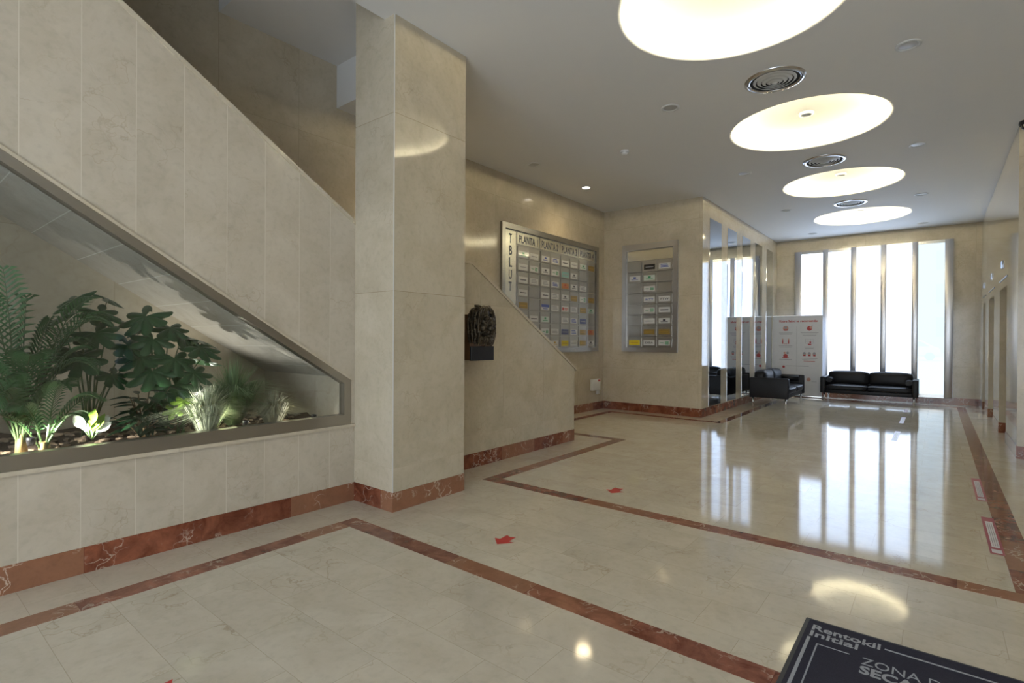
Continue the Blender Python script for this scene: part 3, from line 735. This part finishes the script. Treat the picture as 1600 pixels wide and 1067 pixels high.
def para(xc, z, w, n, mi=2):
    for q in range(n): pb(xc-w/2*(1-.12*q), xc+w/2*(1-.12*q), z-q*.032, z-q*.032+.010, mi)
xl, xr = -2.875, -2.36
disc(xl, 1.66, .062, 3); disc(xl, 1.675, .03, 2, .0021); pb(xl-.045, xl+.045, 1.605, 1.635, 1); para(xl, 1.545, .30, 2)
disc(xr, 1.655, .055, 1); disc(xr+.03, 1.675, .03, 3, .0021); pb(xr+.05, xr+.06, 1.69, 1.75, 2); para(xr, 1.55, .38, 3)
for s in (-1, 1): pb(xl+s*.065-.013, xl+s*.065+.013, 1.28, 1.37, 1); disc(xl+s*.065, 1.39, .018, 3)
pb(xl-.04, xl+.04, 1.275, 1.283, 1); para(xl, 1.225, .30, 2)
for q in range(4): pb(xr-.085+q*.055, xr-.081+q*.055, 1.29, 1.40, 2)
for q in range(3): pb(xr-.085, xr+.085, 1.29+q*.053, 1.294+q*.053, 2)
pb(xr-.03, xr+.04, 1.255, 1.285, 1); disc(xr+.02, 1.32, .02, 1, .0026); para(xr, 1.20, .20, 2)
disc(xl, .985, .05, 1); disc(xl-.02, 1.06, .025, 3); disc(xl+.045, 1.06, .03, 2); pb(xl-.07, xl+.07, .935, .95, 1); para(xl, .895, .28, 1)
for s in (-1, 0, 1): disc(xr+s*.105, 1.04, .036, 3); disc(xr+s*.105, 1.058, .030, 2, .0021); pb(xr+s*.105-.025, xr+s*.105+.028, .99, 1.015, 1)
para(xr, .93, .34, 2); para(xr, .865, .24, 1, 1)
para(-2.62, .74, .5, 1); disc(xl-.04, .72, .03, 1)
disc(-2.37, .43, .045, 3); pb(-2.31, -2.20, .375, .383, 2)
b.build('board', [M_pw, M_pr, M_pg, M_pk], ps)
MB().box(PX0-.004, PX1+.004, YP-.006, YP+.016, PZ1, PZ1+.012).build('top_rail', M_steelX, ps)
MB().box(PX0-.004, PX1+.004, YP-.045, YP+.10, 0, .05, bev=.008).build('base_cassette', M_steelX, ps)
MB().tube([((PX0+PX1)/2, YP+.03, .04), ((PX0+PX1)/2, YP+.02, PZ1)], .008, 8).build('support_pole', M_chrome, ps)

# ------------------------------------------------------------------ door mat
mt = thing('door_mat', (.1, 2.0, 0), 'dark charcoal entrance mat with pale lettering ZONA DE SECADO in the lower right corner', 'mat')
mx0, mx1, my0, my1 = -.483, .72, 1.05, 2.905
MB().box(mx0, mx1, my0, my1, .0005, .006, bev=.0025, seg=1).build('rubber_edge', M_rub, mt)
b = MB(); b.box(mx0+.018, mx1-.018, my0+.018, my1-.018, .004, .009)
def mp_(x0, x1, y0, y1): b.box(x0, x1, y0, y1, .0088, .0098, 1)
zt_ = .0095; ZW = .30
b.text('Rentokil', .073, plan_xy(-.447, 2.792, zt_), 1, bold=.0016, width=.262)
b.text('Initial', .073, plan_xy(-.447, 2.730, zt_), 1, bold=.0016, width=.185)
mp_(-.165, .68, 2.806, 2.816); mp_(-.447, -.434, 1.10, 2.715); mp_(-.447, .68, 1.09, 1.10); mp_(.67, .68, 1.10, 2.806)
mp_(-.405, -.28, 2.668, 2.674); mp_(-.405, -.399, 1.15, 2.668)
b.text('ZONA DE', .085, plan_xy(-.236, 2.622, zt_), 1, width=ZW)
b.text('SECADO', .085, plan_xy(-.236, 2.548, zt_), 1, bold=.003, width=ZW)
b.build('carpet', [M_mat, M_matx], mt)

# ------------------------------------------------------------------ floor stickers
def arrow(pts, label):
    c = sum((Vector(p) for p in pts), Vector((0,0)))/len(pts)
    o = MB().poly([(x, y, .0004) for x, y in pts], (0, 0, .0005)).build('arrow_sticker', M_red, org=(c.x, c.y, 0)); tag(o, label, 'sticker', 'red arrow stickers on the floor')
def mk_arrow(cx, cyy, ang, s=1):
    p = [(-.09, 0), (-.01, .075), (-.01, .035), (.075, .035), (.055, 0), (.075, -.035), (-.01, -.035), (-.01, -.075)]
    c_, s_ = math.cos(ang), math.sin(ang); return [(cx+s*(x*c_-y*s_), cyy+s*(x*s_+y*c_)) for x, y in p]
arrow(mk_arrow(-2.255, 2.745, math.radians(95), 1.05), 'red arrow sticker on the cream floor near the column')
arrow(mk_arrow(-2.235, 4.28, math.radians(95), 1.15), 'red arrow sticker beyond the red floor band, farther from the camera')
arrow(mk_arrow(-2.300, .712, math.radians(95), 1.05), 'red arrow sticker cut off by the bottom of the picture')
def sticker(x0, x1, y0, y1, label, red=True, group='red distance stickers beside the right floor band'):
    t = thing('distance_sticker', ((x0+x1)/2, (y0+y1)/2, 0), label, 'sticker', group)
    MB().box(x0, x1, y0, y1, .0014, .0019).build('border', M_crim if red else M_lil, t)
    w, h = x1-x0, y1-y0
    b = MB().box(x0+w*.22, x1-w*.2, y0+h*.16, y1-h*.13, .0018, .0023)
    for k in range(3): b.box(x0+w*(.34+.15*k), x0+w*(.39+.15*k), y0+h*.2, y1-h*.18, .0022, .0026, 1)
    b.build('text_panel', [M_stw, M_stg], t)
    MB().box(x0+w*.15, x1-w*.15, y0+h*.03, y0+h*.11, .0018, .0023).build('caption_strip', M_stw, t)
sticker(.280, .352, 4.543, 5.45, 'long red bordered floor sticker, nearest to the camera')
sticker(.279, .350, 5.99, 6.93, 'long red bordered floor sticker, second from the camera')
sticker(-.468, -.402, 8.87, 9.82, 'pale floor sticker in front of the window sofa, nearest of the three', False, 'pale floor stickers')
sticker(-.468, -.408, 10.83, 11.72, 'pale floor sticker in front of the window sofa, middle of the three', False, 'pale floor stickers')
sticker(-.468, -.420, 12.55, 13.2, 'small pale floor sticker closest to the window sofa', False, 'pale floor stickers')

# ------------------------------------------------------------------ sanitizer stand beside the mat (seen mirrored in the planter glass)
sn = thing('sanitizer_stand', (.82, 2.24, 0), 'black hand sanitizer stand with blue-grey dispenser, mirrored in the planter glass', 'sanitizer stand')
M_blu = plain('blue grey plastic', (.30,.38,.48), .4)
MB().box(.64, 1.0, 2.06, 2.42, 0, .02, bev=.006).build('base', M_black, sn)
MB().box(.79, .87, 2.20, 2.28, .02, 1.30, bev=.004).build('post', M_black, sn)
MB().box(.73, .79, 2.15, 2.33, .92, 1.19, bev=.015, seg=3).build('dispenser', M_blu, sn)
MB().box(.755, .79, 2.16, 2.32, 1.24, 1.42, bev=.004).build('sign', M_blu, sn)

# ------------------------------------------------------------------ planter
M_soil = plain('bark and soil', (.075,.048,.03), .95, var=.6, vs=30, bump=(40,1.0))
b = MB(); nx, ny = 26, 90
x0, x1, y0, y1 = XB+.002, XS-.152, -2.19, 2.515; g = []
for i in range(nx+1):
    row = []
    for j in range(ny+1):
        x = x0+(x1-x0)*i/nx; y = y0+(y1-y0)*j/ny
        z = .66+.055*noise.noise(Vector((x*4, y*4, 0)))+.02*noise.noise(Vector((x*19, y*19, 3)))
        row.append(b.bm.verts.new((x, y, z)))
    g.append(row)
for i in range(nx):
    for j in range(ny):
        f = b.bm.faces.new((g[i][j], g[i+1][j], g[i+1][j+1], g[i][j+1])); f.smooth = True
tag(b.build('planter_soil', M_soil), 'dark soil and bark filling the glazed planter under the stairs', 'soil', kind='stuff')
M_stone = plain('pale bark chips and stones', (.34,.25,.17), .85, var=.5, vs=9)
bm = bmesh.new(); rnd = random.Random(5)
for k in range(330):
    y = rnd.uniform(.3, 2.4); x = rnd.uniform(XB+.3, XS-.18)
    q = bmesh.ops.create_icosphere(bm, subdivisions=1, radius=1)
    s = rnd.uniform(.010, .026)
    z = .668+.055*noise.noise(Vector((x*4, y*4, 0)))
    Mx = Matrix.Translation((x, y, z)) @ Matrix.Rotation(rnd.uniform(0, 6), 4, 'Z') @ Matrix.Rotation(rnd.uniform(-.4,.4), 4, 'X') @ Matrix.Diagonal((s*1.8, s*rnd.uniform(.6, 1), s*.6, 1))
    bmesh.ops.transform(bm, matrix=Mx, verts=q['verts'])
hb = MB(); hb.bm.free(); hb.bm = bm
tag(hb.build('bark_chips', M_stone), 'pale bark chips and stones scattered over the planter soil', 'bark chips', kind='stuff')

def leafmat(name, col, rough=.4, tr=.25):
    m = plain(name, col, rough, var=.35, vs=12)
    b_ = m.node_tree.nodes['Principled BSDF']; return m
M_palm = leafmat('palm leaf green', (.050,.14,.045)); M_fats = leafmat('deep green broad leaf', (.030,.085,.030), .3)
M_dkl = leafmat('dark green leaf', (.018,.052,.022), .35); M_stem = plain('brown plant stem', (.10,.07,.03), .6); M_stg2 = plain('green leaf stalk', (.07,.12,.04), .5)
M_pale = leafmat('pale variegated leaf', (.75,.85,.66), .35); M_lime = leafmat('lime green leaf', (.22,.36,.05), .4)
M_gr1 = leafmat('silvery grass', (.55,.60,.42), .55); M_gr2 = leafmat('green grass blades', (.20,.31,.14), .5); M_gr3 = leafmat('straw grass', (.38,.37,.26), .6)

def bez(p0, p1, p2, n):
    return [p0*(1-t)**2+p1*2*t*(1-t)+p2*t*t for t in [k/n for k in range(n+1)]]
def frond(b, base, tip, lift, n=26, w=.17, lw=.016, droop=.25):
    base, tip = Vector(base), Vector(tip); mid = (base+tip)/2+Vector((0, 0, lift))
    pts = bez(base, mid, tip, n)
    b.tube(pts, [.006*(1-.8*k/n) for k in range(n+1)], 5, 1)
    for k in range(int(n*.22), n+1):
        t = k/n; d = (pts[min(k+1, n)]-pts[max(k-1, 0)]).normalized(); s = d.cross(Vector((0, 0, 1)))
        if s.length < .1: s = Vector((1, 0, 0))
        s.normalize(); up = s.cross(d).normalized(); ln = w*(math.sin(PI*min(1, (t-.1)*1.02))**.6 if t < .97 else .25)
        for q in (-1, 1):
            dirv = (s*q*.85+d*.75+up*.12).normalized(); p = pts[k]; e1 = p+dirv*ln*.55; e2 = p+dirv*ln-Vector((0, 0, droop*ln))
            wv = d*w*.085
            a0, a1 = b.bm.verts.new(p-wv*.4), b.bm.verts.new(p+wv*.4); m0, m1 = b.bm.verts.new(e1-wv*.6+up*.003), b.bm.verts.new(e1+wv*.6); e = b.bm.verts.new(e2)
            b.bm.faces.new((a0, a1, m1, m0)); b.bm.faces.new((m0, m1, e))
def palm(loc, label, tips, mat=M_palm, w=.17, base_h=.12):
    t = thing('potted_palm', loc, label, 'palm', 'palms at the left end of the planter'); L0 = Vector(loc)
    b = MB()
    for k in range(3): b.tube([L0+Vector((.02*(k-1), .02*(k % 2), -.02)), L0+Vector((.03*(k-1), .02*(k % 2), base_h))], [.020, .012], 8)
    b.build('stem', plain('ochre palm stem', (.28,.20,.08), .5), t)
    for k, (tip, lift) in enumerate(tips):
        b = MB(); frond(b, L0+Vector((.02*((k % 3)-1), .01*(k % 2), .02)), tip, lift, w=w); b.build('frond', [mat, M_stg2], t, fixn=False)
palm((-4.16, .60, .665), 'tall feathery palm at the left edge of the glazed planter',
     [((-4.08, .52, 1.73), .22), ((-4.30, .96, 1.60), .42), ((-4.05, .88, 1.28), .30), ((-4.5, .5, 1.62), .3), ((-4.0, .34, 1.40), .3), ((-4.35, .20, 1.62), .4),
      ((-4.0, .80, 1.06), .28), ((-4.5, .85, 1.40), .3), ((-3.98, .50, 1.12), .25), ((-4.6, .25, 1.3), .3), ((-4.1, .72, 1.45), .25), ((-3.97, .62, 1.25), .28), ((-4.05, .98, 1.44), .5), ((-4.25, 1.02, 1.47), .55), ((-4.0, .92, 1.15), .45), ((-3.97, .45, .98), .35), ((-4.1, .62, 1.58), .15), ((-3.96, .40, 1.2), .3), ((-4.2, .9, 1.3), .45)])
palm((-4.03, .68, .665), 'small bright feathery palm with its fronds lit beside the tall palm',
     [((-3.95, .92, .98), .26), ((-3.93, .86, .86), .20), ((-4.1, .98, .95), .24), ((-3.93, .55, .95), .22), ((-4.2, .60, 1.05), .15), ((-3.92, .74, 1.08), .2), ((-4.0, .42, .9), .2)], w=.11, base_h=.08)

def lobed(b, c, nrm, heading, R, lobes=7, depth=.55, cup=.18, mi=0):
    """palmately lobed leaf blade"""
    nrm = nrm.normalized(); h = (heading-nrm*heading.dot(nrm)).normalized(); s = nrm.cross(h)
    cv = b.bm.verts.new(c); rows = []
    n = lobes*6
    for rr in (.5, 1.0):
        row = []
        for k in range(n+1):
            a = (k/n-.5)*2*PI*.86; l = abs(math.cos(a*lobes/(2*.86)*1.0)); rad = R*rr*((1-depth*rr)+depth*rr*l**.7)*(1-.18*abs(a)/PI)
            p = c+(h*math.cos(a)+s*math.sin(a))*rad+nrm*(-cup*R*(rr*rr)+.05*R*l*rr)
            row.append(b.bm.verts.new(p))
        rows.append(row)
    for k in range(n):
        for f in ((cv, rows[0][k], rows[0][k+1]), (rows[0][k], rows[1][k], rows[1][k+1], rows[0][k+1])):
            q = b.bm.faces.new(f); q.smooth = True; q.material_index = mi
def ovate(b, c, nrm, heading, Ln, Wd, mi=0, cup=.2):
    nrm = nrm.normalized(); h = (heading-nrm*heading.dot(nrm)).normalized(); s = nrm.cross(h); rows = []
    for k in range(7):
        t = k/6; w = Wd*math.sin(PI*min(.985, .04+t))**.8*(1-.25*t); z = -cup*Ln*t*t
        rows.append([b.bm.verts.new(c+h*Ln*t+s*w*q*.5+nrm*(z+abs(q)*.12*Wd)) for q in (-1, 0, 1)])
    for a, d in zip(rows, rows[1:]):
        for q in (0, 1):
            f = b.bm.faces.new((a[q], a[q+1], d[q+1], d[q])); f.smooth = True; f.material_index = mi
def broad(loc, label, heads, R=.15, mat=M_fats, lobes=7, seed=1, group='broad-leaved plants in the planter', name='broad_leaf_plant', dep=.5):
    t = thing(name, loc, label, 'plant', group); L0 = Vector(loc); rnd = random.Random(seed)
    for k, hp in enumerate(heads):
        hp = Vector(hp); b = MB(); out = (hp-L0); out.z = 0
        if out.length < .02: out = Vector((rnd.uniform(-1, 1), rnd.uniform(-1, 1), 0))
        out.normalize(); mid = (L0+hp)/2+Vector((0, 0, .06))-out*.04
        b.tube(bez(L0+Vector((rnd.uniform(-.03,.03), rnd.uniform(-.03,.03), 0)), mid, hp, 8), [.007-.0005*q for q in range(9)], 6, 1)
        nrm = Vector((out.x*.5+.25, out.y*.5-.1, .85))+Vector((rnd.uniform(-.2,.2), rnd.uniform(-.2,.2), 0))
        lobed(b, hp, nrm, out+Vector((rnd.uniform(-.3,.3), rnd.uniform(-.3,.3), -.2)), R*rnd.uniform(.8, 1.15), lobes, dep)
        b.build('leaf', [mat, M_stg2], t, fixn=False)
broad((-4.45, .98, .66), 'tall broad lobed-leaf plant between the palms and the planter middle',
      [(-4.42, .90, 1.60), (-4.35, 1.02, 1.52), (-4.5, 1.10, 1.62), (-4.5, .84, 1.48), (-4.25, .98, 1.38), (-4.6, 1.15, 1.50), (-4.3, 1.16, 1.30), (-4.2, .88, 1.22), (-4.3, 1.08, 1.10), (-4.6, .95, 1.25), (-4.45, 1.22, 1.2)], seed=2)
broad((-4.40, 1.40, .66), 'wide drooping lobed-leaf plant in the middle of the planter',
      [(-4.30, 1.27, 1.50), (-4.30, 1.42, 1.42), (-4.25, 1.30, 1.34), (-4.35, 1.52, 1.36), (-4.25, 1.60, 1.28), (-4.2, 1.42, 1.20), (-4.4, 1.66, 1.33), (-4.15, 1.52, 1.10), (-4.45, 1.30, 1.45), (-4.5, 1.7, 1.18), (-4.2, 1.28, 1.12), (-4.15, 1.40, 1.02), (-4.3, 1.24, 1.22)], R=.17, seed=4)
t = thing('leafy_shrub', (-4.18, 1.22, .66), 'low dark bushy shrub behind the frame in the middle of the planter', 'shrub'); rnd = random.Random(9)
for k in range(16):
    a = rnd.uniform(0, 2*PI); r = rnd.uniform(.04, .17); b = MB(); p0 = Vector((-4.18, 1.22, .66)); p1 = p0+Vector((r*math.cos(a)*.8, r*math.sin(a), rnd.uniform(.10, .36)))
    b.tube([p0, (p0+p1)/2+Vector((0, 0, .03)), p1], .004, 5, 1)
    for q in range(5):
        aa = a+rnd.uniform(-1.6, 1.6); pp = p0.lerp(p1, .5+.12*q)
        ovate(b, pp, Vector((.3, -.1, 1)), Vector((math.cos(aa), math.sin(aa), -.15)), .12, .045)
    b.build('sprig', [M_dkl, M_stem], t, fixn=False)
t = thing('pale_leaf_plant', (-4.03, .91, .67), 'small plant with pale leaves glaring white in the planter spotlight', 'plant'); rnd = random.Random(11)
for k in range(15):
    a = 2*PI*k/15*2.4; b = MB(); p0 = Vector((-4.03, .91, .72)); el = rnd.uniform(.8, 1.7)
    d = Vector((math.cos(a)*.5+.15, math.sin(a)*.55, el)); p1 = p0+d.normalized()*rnd.uniform(.03, .10)
    b.tube([p0, p1], .003, 5, 1); ovate(b, p1, Vector((.9, -.5, .5)), d, rnd.uniform(.08, .12), .062, cup=.15)
    b.build('leaf', [M_pale if k % 3 else M_lime, M_stg2], t, fixn=False)
broad((-4.15, 1.44, .66), 'small lime green leafy plant lit between the shrub and the grasses', [(-4.05, 1.42, .92), (-4.02, 1.54, .90), (-4.1, 1.60, .95), (-4.05, 1.36, .86), (-4.0, 1.48, .84)], R=.075, mat=M_lime, lobes=5, seed=8, group='low leafy plants in the planter', dep=.6)

def grass(name, loc, label, n, ln, spread, mat, seed, w=.003):
    b = MB(); rnd = random.Random(seed); L0 = Vector(loc)
    for k in range(n):
        a = rnd.uniform(0, 2*PI); lean = min(1.05, abs(rnd.gauss(0, spread))); l = ln*rnd.uniform(.55, 1.05)
        d = Vector((math.cos(a)*.8, math.sin(a), 0)); p0 = L0+d*rnd.uniform(0, .055); s = Vector((-d.y, d.x, 0))*w
        p1 = p0+d*l*.45*lean*.7+Vector((0, 0, l*.55)); p2 = p0+d*l*lean*1.15+Vector((0, 0, l*max(.25, 1-.6*lean)))
        for p in (p1, p2):
            p.x = max(XB+.03, min(XS-.07, p.x)); p.y = min(2.49, p.y)
        v = [b.bm.verts.new(q) for q in (p0-s, p0+s, p1-s*.8, p1+s*.8)]; e = b.bm.verts.new(p2)
        b.bm.faces.new((v[0], v[1], v[3], v[2])); b.bm.faces.new((v[2], v[3], e))
    tag(b.build(name, mat, org=loc, fixn=False), label, 'grass', 'ornamental grass tufts in the planter')
grass('grass_tuft', (-4.30, 1.86, .67), 'tall upright green grass tuft, largest in the planter', 1100, .58, .72, M_gr2, 1, .0042)
grass('grass_tuft', (-4.02, 1.56, .68), 'silvery grass tuft glowing white in a spotlight', 1000, .38, .80, M_gr1, 2, .0040)
grass('grass_tuft', (-4.10, 2.08, .66), 'low straw coloured grass tuft nearest to the column', 800, .32, .9, M_gr3, 3, .0040)

# little soil spotlights
def soil_spot(x, y, z, tx_, ty, tz, e, label, size=1.0, col=(1,.97,.88), r=.02):
    t = thing('garden_spotlight', (x, y, z), label, 'spotlight', 'small spotlights in the planter')
    MB().lathe([(0, 0), (.018, 0), (.022, .03), (.022, .045), (.018, .046), (.016, .04), (0, .038)], (x, y, z), 16).build('housing', M_black, t)
    l = bpy.data.lights.new('garden spot', 'SPOT'); l.energy = e; l.spot_size = size; l.spot_blend = .6; l.color = col; l.shadow_soft_size = r
    o = bpy.data.objects.new('garden_spot_lamp', l); COL.objects.link(o); o.parent = t; o.location = (0, 0, .06)
    d = Vector((tx_, ty, tz))-Vector((x, y, z+.06)); o.rotation_euler = d.to_track_quat('-Z', 'Y').to_euler()
soil_spot(-3.96, .62, .74, -4.03, .92, .82, 90, 'small black spotlight aimed at the pale leaves', .62)
soil_spot(-3.96, 1.80, .70, -4.10, 1.58, .84, 14, 'small black spotlight aimed at the silvery grass', 1.0)
soil_spot(-3.97, .28, .85, -4.05, .56, .66, 65, 'small black spotlight at the foot of the palms', 1.2)
soil_spot(-4.75, 1.55, .70, -4.55, 1.75, 1.6, 9, 'small black spotlight shining up at the sloping soffit', 2.0)
soil_spot(-3.98, 2.36, .68, -4.20, 1.98, .92, 5, 'unseen spotlight added to brighten the green and straw coloured grass', 1.9)  # extra lamp without a visible source, added to lift the dim grass tufts
